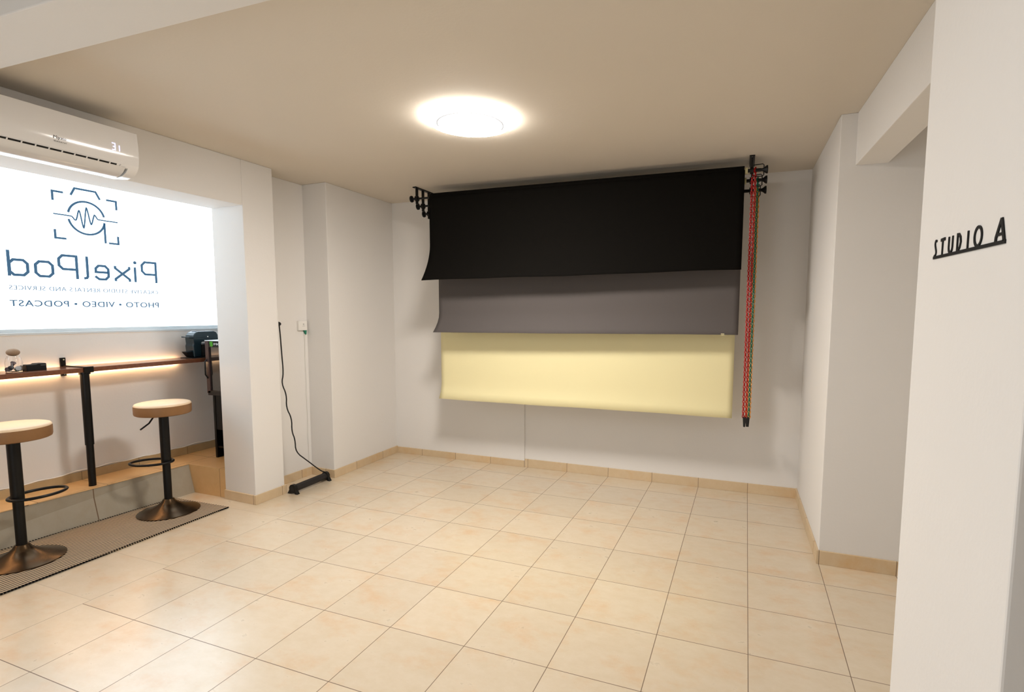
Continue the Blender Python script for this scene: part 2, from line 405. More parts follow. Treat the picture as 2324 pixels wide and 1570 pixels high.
# raised step in the bar room
mb = MB()
mb.hexa([(-11.72,-9.5,0), (-11.15,-9.5,0), (-10.75,-3.545,0), (-11.72,-3.545,0)], [(-11.72,-9.5,.58), (-11.17,-9.5,.58), (-10.89,-3.545,.58), (-11.72,-3.545,.58)])
riser = mb.build('floor', RISERG); struct(riser)
mb = MB()
mb.prism([(-11.72, -3.545), (-9.835, -3.545), (-9.835, -2.92), (-9.905, -2.92), (-9.905, .65), (-11.72, .65)], 0.0, .583)
struct(mb.build('floor', STEPTOP))
struct(MB().prism([(-11.72, -9.5), (-11.155, -9.5), (-10.875, -3.545), (-11.72, -3.545)], .58, .592).build('floor', STEPTOP))
# ceiling beam between the entrance and this room
struct(MB().prism([(-8.98, -8.33), (1.30, -8.13), (1.30, -7.58), (-8.98, -7.76)], 6.15, H).build('ceiling', WHITE, bevel=0.004))

# skirting boards
def skirt(name, path, z0=0.0, h=.19, t=.03, m=SKIRT, hz=None):
    """path runs with the room on its left"""
    mb = MB()
    n = len(path); off = []
    for i, p in enumerate(path):
        p = Vector(p); ns = []
        if i > 0: d = (p-Vector(path[i-1])).normalized(); ns.append(Vector((-d.y, d.x)))
        if i < n-1: d = (Vector(path[i+1])-p).normalized(); ns.append(Vector((-d.y, d.x)))
        q = sum(ns, Vector((0,0))).normalized(); off.append(p+q*(t/max(.4, q.dot(ns[0]))))
    for i in range(n-1):
        a, b, c, d = Vector(path[i]), Vector(path[i+1]), off[i+1], off[i]
        mb.prism([tuple(a), tuple(b), tuple(c), tuple(d)], z0, z0+h)
    return struct(mb.build(name, m, bevel=0.0015))
skirt('baseboard_back', [(-5.085, .665), (.94, .67)][::-1], h=.205)
skirt('baseboard_back', [(-8.81, .645), (-5.09, .635)][::-1], h=.165)
skirt('baseboard_left', [(-8.815, .645), (-8.765, -1.715), (-9.46, -1.68), (-9.46, -2.915), (-8.965, -2.915), (-8.965, -3.60), (-9.83, -3.56)], h=.185)
skirt('baseboard_right', [(.94, .67), (.995, -2.325), (2.05, -2.325)][::-1], h=.21)
skirt('baseboard_bar', [(-11.72, .65), (-11.72, -9.5)], z0=.585, h=.165, m=BARSK)

# ------------------------------------------------------------------ ceiling lamp
LC = (-3.985, -3.96)
lamp = thing('ceiling_lamp', V(LC[0], LC[1], H), 'round flush white ceiling lamp glowing brightly above the tiled floor', 'lamp')
og = V(LC[0], LC[1], H)
MB().lathe([(.54, H), (.54, H-.02)], (LC[0], LC[1], 0), 64).build('base', WPLAST, lamp, og, smooth=True)
MB().lathe([(.54, H-.018), (.588, H-.022), (.60, H-.035), (.602, H-.055)], (LC[0], LC[1], 0), 80, cap=False).build('rim', RIMM, lamp, og, smooth=True)
MB().lathe([(.602, H-.055), (.590, H-.072), (.484, H-.086)], (LC[0], LC[1], 0), 80, cap=False).build('outer_diffuser', LAMPM, lamp, og, smooth=True)
MB().lathe([(.484, H-.086), (.484, H-.096), (.458, H-.094)], (LC[0], LC[1], 0), 80, cap=False).build('seam_ring', SEAM, lamp, og, smooth=True)
MB().lathe([(.460, H-.092), (.455, H-.103), (.30, H-.113), (.02, H-.116)], (LC[0], LC[1], 0), 80).build('inner_diffuser', LAMPM, lamp, og, smooth=True)

# ------------------------------------------------------------------ glowing screen in the window of the bar room
XP = -11.85
scr = thing('projection_screen', V(XP, -5.2, WZ0), 'large glowing white screen with mirrored blue logo and lettering above the bar shelf', 'screen')
og = V(XP, -5.2, WZ0)
MB().box(XP-.03, XP, WY0+.02, WY1-.02, 3.425, WZ1-.02).build('screen_panel', SCREENM, scr, og)
mb = MB(); mb.box(XP-.04, XP+.02, WY0+.01, WY1-.01, WZ0+.005, 3.425); mb.box(XP+.02, -11.70, WY0+.01, WY1-.01, WZ0-.02, WZ0+.02)
mb.build('bottom_rail', FRAMEW, scr, og, bevel=0.001)
mps = lambda y, z, d: (XP+d, y, z)
mpt = lambda t, v, d: (XP+d, -3.322-t, 4.333+v)
mb = MB(); W1 = .036
for pl in ([(-4.88,5.885),(-5.045,5.885),(-5.045,5.72)], [(-4.19,5.885),(-4.02,5.885),(-4.02,5.72)], [(-5.045,5.21),(-5.045,5.058),(-4.88,5.058)],
           [(-4.022,5.21),(-4.022,5.062),(-4.19,5.062)], [(-4.767,5.865),(-4.70,6.0),(-4.363,6.0),(-4.296,5.866)]):
    mb.ribbon(pl, W1, mps, .001, .006)
cc = (-4.535, 5.482)
mb.ribbon([(cc[0]+.295*math.cos(math.radians(a)), cc[1]+.30*math.sin(math.radians(a))) for a in range(12, 169, 6)], W1, mps, .001, .006)
mb.ribbon([(cc[0]+.295*math.cos(math.radians(a)), cc[1]+.30*math.sin(math.radians(a))) for a in range(191, 350, 6)]+[(-4.25, 5.43)], W1, mps, .001, .006)
mb.ribbon([(-4.247, 5.44), (-4.247, 5.05)], W1, mps, .001, .006)
wp = [(-5.052,5.484),(-4.80,5.484),(-4.765,5.478),(-4.725,5.412),(-4.70,5.43),(-4.662,5.607),(-4.642,5.60),(-4.603,5.295),(-4.585,5.295),(-4.54,5.675),(-4.522,5.672),(-4.478,5.375),(-4.458,5.378),(-4.412,5.563),(-4.395,5.56),(-4.36,5.49),(-4.33,5.484),(-4.012,5.484)]
def smooth2(p, k=3):
    for _ in range(k):
        q = [p[0]]
        for a, b in zip(p[:-1], p[1:]):
            q += [(a[0]*.75+b[0]*.25, a[1]*.75+b[1]*.25), (a[0]*.25+b[0]*.75, a[1]*.25+b[1]*.75)]
        q.append(p[-1]); p = q
    return p
mb.ribbon(smooth2(wp, 2), .023, mps, .001, .006)
mb.build('logo_emblem', INK, scr, og)
mb = MB(); W2 = .044
def Pl(t0): mb.ribbon([(t0, 0), (t0, .418), (t0+.215, .418), (t0+.272, .355), (t0+.272, .235), (t0+.215, .172), (t0+.022, .172)], W2, mpt, .001, .006)
Pl(.022)
mb.ribbon([(.428, 0), (.428, .30)], W2, mpt, .001, .006)
mb.ribbon([(.423+.016*math.cos(a*PI/4), .392+.016*math.sin(a*PI/4)) for a in range(8)], .032, mpt, .001, .006, closed=True)
mb.ribbon([(.535, 0), (.535, .045), (.79, .255), (.79, .30)], W2, mpt, .001, .006)
mb.ribbon([(.79, 0), (.79, .045), (.535, .255), (.535, .30)], W2, mpt, .0012, .0062)
mb.ribbon([(1.14, .075), (1.075, .022), (.965, .022), (.912, .08), (.912, .22), (.965, .278), (1.075, .278), (1.125, .225), (1.125, .155), (.914, .155)], W2, mpt, .001, .006)
mb.ribbon([(1.262, .435), (1.262, .06), (1.28, .03), (1.325, .022)], W2, mpt, .001, .006)
Pl(1.43)
OC = lambda t: [(t, .08), (t+.055, .022), (t+.19, .022), (t+.245, .08), (t+.245, .22), (t+.19, .278), (t+.055, .278), (t, .22)]
mb.ribbon(OC(1.80), W2, mpt, .001, .006, closed=True)
mb.ribbon(OC(2.155), W2, mpt, .001, .006, closed=True)
mb.ribbon([(2.405, 0), (2.405, .435)], W2, mpt, .0012, .0062)
mb.build('name_lettering', INK, scr, og)
text_words('tagline_word', INK, scr, og, 'CREATIVE STUDIO RENTALS AND SERVICES', mpt, .004, 2.425, -.232, -.156, .001, .005, space=1.12)
text_words('services_word', INK, scr, og, 'PHOTO \u2022 VIDEO \u2022 PODCAST', mpt, .002, 2.435, -.515, -.405, .001, .005, bold=0.012, space=1.1)

# ------------------------------------------------------------------ bar shelf, LED strip, leg, bracket
shelf = thing('bar_shelf', V(-11.35, -5.13, 2.73), 'long dark walnut bar shelf running along the wall below the glowing screen', 'shelf')
og = V(-11.35, -5.13, 2.73)
MB().box(-11.665, -11.055, -9.3, -5.135, 2.665, 2.745).build('shelf_board', WOODD, shelf, og, bevel=0.001)
MB().box(-11.665, -11.055, -5.13, -1.2, 2.665, 2.745).build('shelf_board', WOODD, shelf, og, bevel=0.001)
mb = MB(); mb.lathe([(.066, 1.35), (.066, 2.62), (.085, 2.625), (.085, 2.664)], (-11.14, -5.13, 0), 24)
mb.lathe([(.056, .593), (.056, 1.36)], (-11.14, -5.13, 0), 24)
mb.build('support_leg', BMETAL, shelf, og, smooth=True)
mb = MB(); mb.box(-11.719, -11.69, -5.195, -5.112, 2.57, 2.90); mb.box(-11.72, -11.03, -5.165, -5.13, 2.746, 2.762)
mb.box(-11.052, -11.03, -5.19, -5.04, 2.655, 2.762)
br = mb.build('shelf_bracket', BMETAL, shelf, og, bevel=0.002)
for zz in (2.865, 2.605):
    MB().lathe([(.012, 0), (.012, .006)], (-11.69, -5.145, zz), 12, axis='x').build('screw', CHROME, br, og)
o = MB().box(-11.70, -11.672, -9.2, -3.10, 2.640, 2.660).build('led_strip', LEDM, None, V(-11.68, -6, 2.7)); tag(o, 'warm white glowing LED strip along the rear edge of the bar shelf', 'light strip')

# ------------------------------------------------------------------ things on the shelf
def pods(cx, cy):
    k = 0
    for (dx, dy, z, m, lab, rx) in ((-.03, -.035, .034, 'p', 'dark purple coffee capsule at the left of the bottom layer in the glass jar', 1.57),
                                (.03, -.03, .030, 'k', 'black coffee capsule lying at the front left of the glass jar', 1.1),
                                (.045, .045, .034, 'w', 'white coffee capsule lid facing out at the front right of the glass jar', 1.35),
                                (-.035, .055, .034, 't', 'teal coffee capsule behind the white capsule in the glass jar', 1.57),
                                (.0, .0, .085, 'b', 'brown coffee capsule on top of the heap in the glass jar', .7)):
        mm = {'p': (0.03, 0.015, 0.03, 1), 'k': (0.01, 0.008, 0.01, 1), 'w': (0.62, 0.68, 0.75, 1), 't': (0.05, 0.12, 0.10, 1), 'b': (0.14, 0.07, 0.06, 1)}[m]
        q = MB().lathe([(.018, 0), (.028, .05), (.036, .062), (.036, .068)], (0, 0, 0), 20).build('coffee_capsule', mat('capsule_'+{'p':'purple','k':'black','w':'white','t':'teal','b':'brown'}[m], mm, rough=0.3, metal=.3), None, smooth=True)
        q.location = V(cx+dx-.02, cy+dy, 2.760+z); q.rotation_euler = (0, rx, -0.5+0.15*k)
        tag(q, lab, 'coffee capsule', 'coffee capsules in the glass jar'); k += 1
JX, JY = -11.36, -5.985
jar = thing('glass_jar', V(JX, JY, 2.745), 'clear glass jar with a round cork ball stopper on the bar shelf', 'jar')
og = V(JX, JY, 2.745)
MB().lathe([(.10, 2.745), (.108, 2.76), (.108, 2.90), (.095, 2.965), (.078, 2.995), (.078, 3.01), (.072, 3.01), (.072, 2.99), (.089, 2.96), (.101, 2.90), (.101, 2.765), (.02, 2.757)], (JX, JY, 0), 40).build('glass_body', GLASS, jar, og, smooth=True)
MB().lathe([(.085*math.cos(math.radians(a)), 3.065+.062*math.sin(math.radians(a))) for a in range(-84, 85, 12)], (JX, JY, 0), 32).build('cork_ball', CORK, jar, og, smooth=True)
pods(JX, JY-.02)
case = thing('desk_organiser', V(-11.36, -5.72, 2.745), 'low black plastic holder lying on the bar shelf beside the glass jar', 'holder')
og = V(-11.36, -5.72, 2.745)
MB().prism([(-5.865, 2.745), (-5.60, 2.745), (-5.60, 2.855), (-5.615, 2.862), (-5.71, 2.860), (-5.735, 2.846), (-5.87, 2.848)], -.09, .09, lambda y, z, d: (-11.36+d, y, z)).build('body', BPLAST, case, og, bevel=0.002)
MB().box(-11.269, -11.266, -5.68, -5.61, 2.828, 2.836).build('slot_trim', LTEXT, case, og)

cm = thing('coffee_machine', V(-11.33, -2.78, 2.745), 'small dark blue-black capsule coffee machine at the right end of the bar shelf', 'coffee machine')
og = V(-11.33, -2.78, 2.745)
MB().box(-11.50, -11.14, -3.17, -2.55, 2.745, 2.757).build('base_mat', BPLAST, cm, og, bevel=0.001)
prof = [(-3.05, 2.757), (-3.065, 3.0), (-3.05, 3.05), (-3.06, 3.16), (-3.045, 3.23), (-3.0, 3.285), (-2.94, 3.31), (-2.58, 3.315), (-2.52, 3.29), (-2.485, 3.23), (-2.48, 3.12), (-2.49, 3.10), (-2.86, 3.085), (-2.88, 3.05), (-2.88, 2.757)]
MB().prism(prof, -.16, .10, lambda y, z, d: (-11.33+d, y, z)).build('body', COFF, cm, og, bevel=0.012, seg=3)
MB().prism([(-2.87, 2.757), (-2.50, 2.757), (-2.50, 3.08), (-2.87, 3.05)], -.14, .085, lambda y, z, d: (-11.33+d, y, z)).build('water_tank', DGLASS, cm, og, bevel=0.008)
MB().prism([(-3.20, 2.885), (-3.05, 2.895), (-3.05, 2.757), (-3.10, 2.765)], -.09, .06, lambda y, z, d: (-11.33+d, y, z)).build('drip_tray', BPLAST, cm, og, bevel=0.004)
mb = MB(); mb.box(-11.225, -11.205, -3.13, -2.72, 3.185, 3.208); mb.box(-11.46, -11.205, -3.155, -3.125, 3.185, 3.208)
mb.build('lever_handle', CHROME if False else COFF, cm, og, bevel=0.002)
MB().lathe([(.013, 0), (.013, .008)], (-11.206, -2.75, 3.197), 14, axis='x').build('button', WPLAST, cm, og, smooth=True)
MB().box(-11.44, -11.29, -2.95, -2.62, 3.314, 3.32).build('cup_shelf', CHROME, cm, og, bevel=0.002)

# ------------------------------------------------------------------ drinks cooler behind the pillar
ck = thing('drinks_cooler', V(-10.35, -2.5, .583), 'narrow dark drinks cooler with glass door standing on the step behind the pillar', 'cooler')
og = V(-10.35, -2.5, .583)
CX0, CX1, CY0, CY1 = -10.94, -9.96, -3.02, -2.1
mb = MB(); mb.box(CX0+.01, CX1, CY0+.06, CY1, 2.06, 3.10)
mb.build('cabinet', DPLAST, ck, og, bevel=0.003)
mb = MB(); mb.box(CX0, CX1, CY0+.02, CY0+.06, 2.99, 3.12)
mb.box(CX0, CX0+.10, CY0, CY0+.06, 2.0, 3.12); mb.box(CX1-.08, CX1, CY0, CY0+.06, 2.0, 3.12)
mb.build('door_frame', mat('brown_black_plastic', (0.055, 0.032, 0.03, 1), rough=0.3), ck, og, bevel=0.002)
MB().box(CX0+.10, CX1-.08, CY0+.03, CY0+.05, 2.06, 2.99).build('door_glass', DGLASS, ck, og)
MB().box(CX0+.10, CX1-.08, CY0+.005, CY0+.02, 2.99, 3.115).build('header_panel', BPLAST, ck, og)
MB().box(CX0-.005, CX1+.01, CY0+.0, CY1, 3.12, 3.135).build('lid', FRAMEW, ck, og)
mb = MB()
for i, dx in enumerate((0, .03, .06)):
    mb.ribbon([(CX0+.16+dx, 3.11), (CX0+.155+dx, 3.07), (CX0+.165+dx, 3.04), (CX0+.158+dx, 3.0+.01*abs(i-1))], .016, lambda u, v, d: (u, CY0+.005-d, v), .0, .004)
mb.build('claw_emblem', GTEXT, ck, og)
mb = MB(); text_mb(mb, 'MONSTER', lambda u, v, d: (u, CY0+.005-d, v), CX0+.265, CX1-.10, 3.035, 3.080, 0, .003)
mb.build('header_lettering', WTEXT, ck, og)
mb = MB(); mb.tube([(CX0+.03, CY0-.001, 2.72), (CX0+.03, CY0-.04, 2.68), (CX0+.035, CY0-.045, 2.40), (CX0+.05, CY0-.001, 2.32)], .014, 8)
mb.build('door_handle', BMETAL, ck, og, smooth=True)
MB().box(CX0+.02, CX1, CY0+.0, CY1, 1.955, 2.055).build('base_tray', DPLAST, ck, og, bevel=0.003)
mb = MB(); mb.box(CX0+.09, CX0+.15, CY0+.05, CY1-.05, .583, 1.955); mb.box(CX1-.10, CX1-.04, CY0+.05, CY1-.05, .583, 1.955)
mb.box(CX0+.15, CX1-.10, CY1-.09, CY1-.05, .583, 1.955); mb.box(CX0+.15, CX1-.10, CY0+.07, CY1-.09, .80, .84)
mb.box(CX0+.15, CX1-.10, CY0+.06, CY0+.08, 1.20, 1.955)
mb.build('stand', BMETAL, ck, og, bevel=0.002)

# thin white cord along the top of the bar skirting
pts = []
for i in range(60):
    y = -9.2+i*.118; pts.append((-11.70, y, .765+.012*math.sin(i*1.3)+.01*math.sin(i*.37)))
o = MB().tube(pts, .011, 6).build('power_cord', WPLAST, None, V(-11.7, -5.5, .76), smooth=True); tag(o, 'thin white cord lying along the top of the bar skirting', 'cord')

# ------------------------------------------------------------------ rug and bar stools
rz = .008/S
mb = MB()
rp = [(-10.76, -3.955), (-9.30, -3.915), (-9.215, -7.9), (-11.0, -7.9)]
mb.prism(rp, 0.001, rz)
rug = thing('striped_rug', V(-10.0, -6.0, 0), 'long narrow black and cream striped woven rug lying under the bar stools', 'rug')
mb.build('woven_field', RUG, rug, V(-10, -6, 0))
mb = MB()
for (ax, ay), (bx, by) in (((-9.30, -3.93), (-9.215, -7.88)), ((-10.75, -3.97), (-10.99, -7.88))):
    n = 105
    for i in range(n):
        t = (i+.5)/n; x = ax+(bx-ax)*t; y = ay+(by-ay)*t
        mb.box(x-.016, x+.016, y-.009, y+.009, rz*.5, rz+.004)
o = mb.build('edge_stitching', BLACKP, rug, V(-10, -6, 0)); o['kind'] = 'stuff'

def make_stool():
    t = thing('bar_stool', (0, 0, 0), '', 'stool', 'bar stools standing on the striped rug')
    MB(1).lathe([(.190, 0), (.190, .006), (.172, .014), (.135, .026), (.095, .042), (.062, .060), (.043, .076), (.034, .092), (.030, .096)], n=72).build('base', BRONZE, t, smooth=True)
    MB(1).lathe([(.0245, .092), (.0245, .365)], n=28).build('lower_post', BMETAL, t, smooth=True)
    MB(1).lathe([(.0298, .358), (.0298, .362), (.0298, .703), (.05, .706), (.05, .712)], n=28).build('upper_sleeve', BMETAL, t, smooth=True)
    MB(1).lathe([(.05, .712), (.158, .713), (.167, .718), (.170, .728), (.1705, .772), (.169, .780)], n=72).build('seat_band', BANDL, t, smooth=True)
    MB(1).lathe([(.169, .779), (.1675, .785), (.163, .791), (.155, .794), (.02, .796)], n=72).build('seat_cushion', LEATHER, t, smooth=True)
    # footrest loop: flattened ring on one side of the post (local +x)
    pts = [(.092+.132*math.cos(a), .092*math.sin(a), .366) for a in [2*PI*i/40 for i in range(40)]]
    MB(1).tube(pts, .0085, 10, closed=True).build('footrest', BMETAL, t, smooth=True)
    MB(1).tube([(.02, .05, .712), (.03, .075, .700), (.045, .10, .665), (.075, .15, .632)], .0055, 8).build('height_lever', BMETAL, t, smooth=True)
    return t
st = make_stool()
st['label'] = 'tan round bar stool nearest the pillar, its footrest loop to the left of the post'
st.location = V(-10.13, -4.48, 0)+Vector((0, 0, .0085))
st2 = dup(st, V(-10.17, -6.6, 0)+Vector((0, 0, .0085)), label='tan round bar stool at the left edge, footrest loop right of its post')
STOOL_ROT = (math.radians(212), math.radians(88))
st.rotation_euler.z, st2.rotation_euler.z = STOOL_ROT

# ------------------------------------------------------------------ air conditioner
XA = -8.985
ac = thing('air_conditioner', V(XA, -6.9, 5.7), 'white split air conditioner above the bar opening, display reading 31', 'air conditioner')
og = V(XA, -6.9, 5.7)
A0, A1 = -8.10, -5.735
def ac_profile():
    p = [(XA+.001, 6.275), (-8.40, 6.275)]
    p += [(-8.392, 6.10), (-8.385, 5.95), (-8.39, 5.86), (-8.41, 5.78)]
    return p
mpa = lambda x, z, d: (x, d, z)
front = [(XA+.001, 6.272), (-8.425, 6.272), (-8.40, 6.262), (-8.389, 6.18), (-8.379, 6.07), (-8.377, 5.95), (-8.384, 5.87), (-8.396, 5.805), (XA+.001, 5.805)]
MB().prism(front, A0, A1, mpa).build('front_panel', GLOSSW, ac, og, smooth=True)
low = [(XA+.001, 5.805), (-8.396, 5.8045), (-8.42, 5.755), (-8.455, 5.75), (-8.50, 5.80), (-8.56, 5.79), (-8.66, 5.735), (-8.74, 5.675), (-8.80, 5.665), (XA+.001, 5.70)]
MB().prism(low, A0+.02, A1-.13, mpa).build('air_outlet', GLOSSW, ac, og, smooth=True)
endp = [(XA+.001, 5.805), (-8.396, 5.805), (-8.42, 5.755), (-8.47, 5.70), (-8.55, 5.665), (-8.66, 5.65), (XA+.001, 5.69)]
MB().prism(endp, A1-.13, A1, mpa).build('end_cap', GLOSSW, ac, og, smooth=True)
MB().prism([(-8.425, 5.772), (-8.405, 5.762), (-8.46, 5.70), (-8.55, 5.652), (-8.66, 5.635), (-8.76, 5.645), (-8.76, 5.655), (-8.66, 5.650), (-8.555, 5.667), (-8.47, 5.715)], A0+.03, A1-.17, lambda x, z, d: (x, d, z-.0)).build('outlet_flap', FLAPW, ac, og, smooth=True)
mb = MB(); mb.prism([(-8.412, 5.792), (-8.43, 5.768), (-8.50, 5.80), (-8.49, 5.815)], A0+.03, A1-.28, lambda x, z, d: (x+.012, d, z-.008))
mb.build('outlet_slot', BPLAST, ac, og)
for i in range(16):
    y = A0+.1+i*.135
    MB().prism([(-8.43, 5.79), (-8.41, 5.775), (-8.47, 5.715), (-8.49, 5.74)], y, y+.012, lambda x, z, d: (x+.022, d, z+.004)).build('vane', GLOSSW, ac, og)
mb = MB(); mpA = lambda u, v, d: (-8.378+d, u, v)
text_mb(mb, 'Miyato', mpA, -6.735, -6.602, 5.900, 5.948, .0, .003)
text_mb(mb, 'General', mpA, -6.735, -6.602, 5.872, 5.888, .0, .003, space=1.5)
mb.build('maker_lettering', BTEXT, ac, og)
mb = MB()
mb.ribbon([(-6.075, 6.045), (-6.038, 6.045), (-6.038, 6.0), (-6.065, 6.0)], .010, mpA, .001, .003)
mb.ribbon([(-6.038, 6.0), (-6.038, 5.958), (-6.075, 5.958)], .010, mpA, .001, .003)
mb.ribbon([(-5.985, 6.03), (-5.985, 5.955)], .010, mpA, .001, .003)
mb.build('display_digits', DIGIT, ac, og)

# ------------------------------------------------------------------ triple backdrop rolls on ceiling brackets
RY = (-.62, -.38, -.14); RZ = (6.295, 6.175, 6.045)
XL, XR = -7.19, -.155
def bracket(x, label):
    t = thing('backdrop_bracket', V(x, -.36, H), label, 'bracket', 'brackets of the backdrop rolls')
    og = V(x, -.36, H)
    MB().box(x-.045, x+.045, -.72, .02, H-.022, H).build('ceiling_plate', BMETAL, t, og, bevel=0.001)
    for y, z in zip(RY, RZ):
        mb = MB(); mb.box(x-.012, x+.012, y-.04, y+.04, z-.12, H-.022)
        mb.lathe([(.062, -.03), (.062, .03)], (x, y, z), 16, axis='x')
        mb.build('hook', BMETAL, t, og, bevel=0.001)
    MB().lathe([(.012, H-.03), (.012, H-.022)], (x, -.68, 0), 10).build('screw', CHROME, t, og)
    return t
bracket(XL, 'black triple hook bracket on the ceiling at the left end of the backdrop rolls')
bracket(XR, 'black triple hook bracket on the ceiling at the right end beside the coloured chains')

def chain_mb(x, y, z0, z1, gap=.05):
    mb = MB(); n = int((z1-z0)/.046)
    for s_ in (-1, 1):
        for i in range(n):
            z = z1-(i+.5)*(z1-z0)/n; xx = x+s_*gap/2
            pts = []
            for a in range(8):
                c, s2 = math.cos(2*PI*a/8), math.sin(2*PI*a/8)
                fl = i % 2
                pts.append((xx+(c*.017 if fl else c*.008), y+(c*.004 if fl else c*.015), z+s2*.029))
            mb.tube(pts, .0085, 5, closed=True)
    return mb

def backdrop(k, xl, xr, sheet_prof, m, chm, labels, weights):
    """roll k (0 front .. 2 rear); sheet_prof(u) gives the (y, z) line of the sheet for u = 0 left .. 1 right"""
    y, z = RY[k], RZ[k]
    t = thing('backdrop_roll', V((xl+xr)/2, y, z), labels[0], 'backdrop', 'backdrop paper rolls under the ceiling')
    og = V((xl+xr)/2, y, z)
    MB().lathe([(.088, xl+.01), (.088, xr-.01)], (0, y, z), 36, axis='x').build('rolled_paper', m, t, og, smooth=True)
    MB().lathe([(.060, xl+.0), (.060, xr+.045)], (0, y, z), 24, axis='x').build('core_tube', CARD, t, og, smooth=True)
    nu = 60; P = []; F = []; prof0 = sheet_prof(0); nv = len(prof0)
    for i in range(nu+1):
        u = i/nu; pr = sheet_prof(u)
        for (yy, zz, dx) in pr: P.append((xl+(xr-xl)*u+dx, yy, zz))
    for i in range(nu):
        for j in range(nv-1): F.append((i*nv+j, (i+1)*nv+j, (i+1)*nv+j+1, i*nv+j+1))
    sh = MB().add(P, F).build('hanging_sheet', m, t, og, smooth=True)
    so = sh.modifiers.new('thickness', 'SOLIDIFY'); so.thickness = 0.0012; so.offset = 0
    # expander knobs at both ends
    for sx, xb in ((-1, xl), (1, xr+.045)):
        mb = MB()
        if sx < 0: pr = [(.022, xb), (.022, XL-.05), (.022, XL-.06), (.026, XL-.10), (.072, XL-.125), (.074, XL-.15), (.03, XL-.155)]
        else: pr = [(.03, xb), (.03, XR+.14), (.026, XR+.17), (.036, XR+.20), (.070, XR+.24), (.072, XR+.265), (.03, XR+.27)]
        if sx < 0: pr = pr[::-1]
        mb.lathe(pr, (0, y, z), 24, axis='x')
        mb.build('expander_knob', BPLAST, t, og, smooth=True)
    # chain wheel, square wire guide, chain and weight
    cxx = (-.118, -.070, -.052)[k]
    MB().lathe([(.05, cxx-.02), (.035, cxx), (.05, cxx+.02)], (0, y, z), 20, axis='x').build('chain_wheel', chm, t, og, smooth=True)
    g0, g1 = XR+.02, XR+.20-.02*k
    MB().tube([(g0, y-.0, z+.09), (g1-.02, y, z+.10), (g1, y, z+.08), (g1, y, z-.09), (g1-.02, y, z-.11), (g0, y, z-.11)], .009, 8).build('chain_guide', BMETAL, t, og, smooth=True)
    zb = (1.83, 1.79, 1.74)[k]
    chain_mb(cxx, y, zb, z+.05).build('chain', chm, t, og, smooth=True)
    MB().hexa([(cxx-.018, y-.035, zb-.17), (cxx+.018, y-.035, zb-.17), (cxx+.018, y+.035, zb-.17), (cxx-.018, y+.035, zb-.17)],
              [(cxx-.03, y-.055, zb+.01), (cxx+.03, y-.055, zb+.01), (cxx+.03, y+.055, zb+.01), (cxx-.03, y+.055, zb+.01)]).build('chain_weight', RUBBER, t, og, bevel=0.002)
    return t

def prof_curl(yf, ztop, zl, zr, curl, nrows=26, wob=0.0, z_curl=0.55, ph=0):
    def f(u):
        zb = zl+(zr-zl)*u + wob*(math.sin(u*9+ph)*.6+math.sin(u*23+ph)*.4)
        cl = curl*(1-.45*u)
        out = []
        for j in range(nrows+1):
            v = j/nrows; zz = ztop+(zb-ztop)*v
            d = max(0.0, (zb+z_curl-zz)/z_curl)
            out.append((yf-cl*d**1.8, zz, 0.0))
        return out
    return f
black = backdrop(0, -6.81, -.268, prof_curl(RY[0]-.09, RZ[0], 4.44, 4.53, .36, wob=.010, z_curl=.8), BLACKP, REDP,
    ['black backdrop paper roll in front, the highest hanging of the three sheets'], None)
grey = backdrop(1, -6.745, -.285, prof_curl(RY[1]-.09, RZ[1], 3.30, 3.365, .27, wob=.003, z_curl=.42, ph=1), GREYP, GREENP,
    ['grey backdrop paper roll hanging between the black and the pale yellow sheet'], None)
cream = backdrop(2, -6.855, -.345, prof_curl(RY[2]-.09, RZ[2], 1.725, 1.745, .12, wob=.007, z_curl=.35, ph=2), CREAMP, ORANGEP,
    ['pale yellow backdrop paper roll at the rear, the lowest hanging of the three sheets'], None)
og = V((-6.745-.285)/2, RY[1], RZ[1])
for x, y, z in ((-3.84, -.62, 3.325), (-2.115, -.62, 3.345), (-.555, -.60, 3.36)):
    o = MB().box(x-.03, x+.03, y-.02, y-.016, z-.012, z+.022).build('tape_piece', CREAMP, grey, og)

# ------------------------------------------------------------------ sign letters on the front pillar
XS = .80
sg = thing('wall_sign', V(XS, -7.9, 4.06), 'black raised sign reading STUDIO A on the white pillar at the right', 'sign')
og = V(XS, -7.9, 4.06)
mS = lambda u, v, d: (XS-d, -u, v)
MB().ribbon([(7.463, 4.060), (8.330, 4.041)], .0155, mS, .0, .0055).build('underline', BPLAST, sg, og)
def base(u): return 4.064-(u-7.463)*.022
LW = .0130
def L(name, pts, closed=False, lw=LW):
    MB().ribbon([(u, base(u)+v) for u, v in pts], lw, mS, .0, .005, closed).build(name, BPLAST, sg, og)
L('letter_s', smooth2([(7.505, .082), (7.488, .088), (7.476, .070), (7.490, .045), (7.503, .025), (7.494, .008), (7.472, .004)], 2), lw=.012)
mb = MB(); mb.ribbon([(7.598, base(7.598)), (7.598, base(7.598)+.083)], .014, mS, 0, .005); mb.ribbon([(7.572, base(7.572)+.080), (7.632, base(7.63)+.082)], .016, mS, 0.0005, .0055)
mb.build('letter_t', BPLAST, sg, og)
L('letter_u', [(7.690, .085)]+[(7.716+.026*math.cos(math.radians(a)), .030+.026*math.sin(math.radians(a))) for a in range(180, 361, 30)]+[(7.742, .085)])
L('letter_d', [(7.808, .003), (7.808, .083), (7.825, .082), (7.845, .067), (7.852, .044), (7.842, .020), (7.822, .005)], closed=True)
L('letter_i', [(7.940, 0), (7.940, .085)])
L('letter_o', [(8.055+.040*math.cos(2*PI*i/24), .046+.042*math.sin(2*PI*i/24)) for i in range(24)], closed=True)
mb = MB(); b0 = base(8.28)
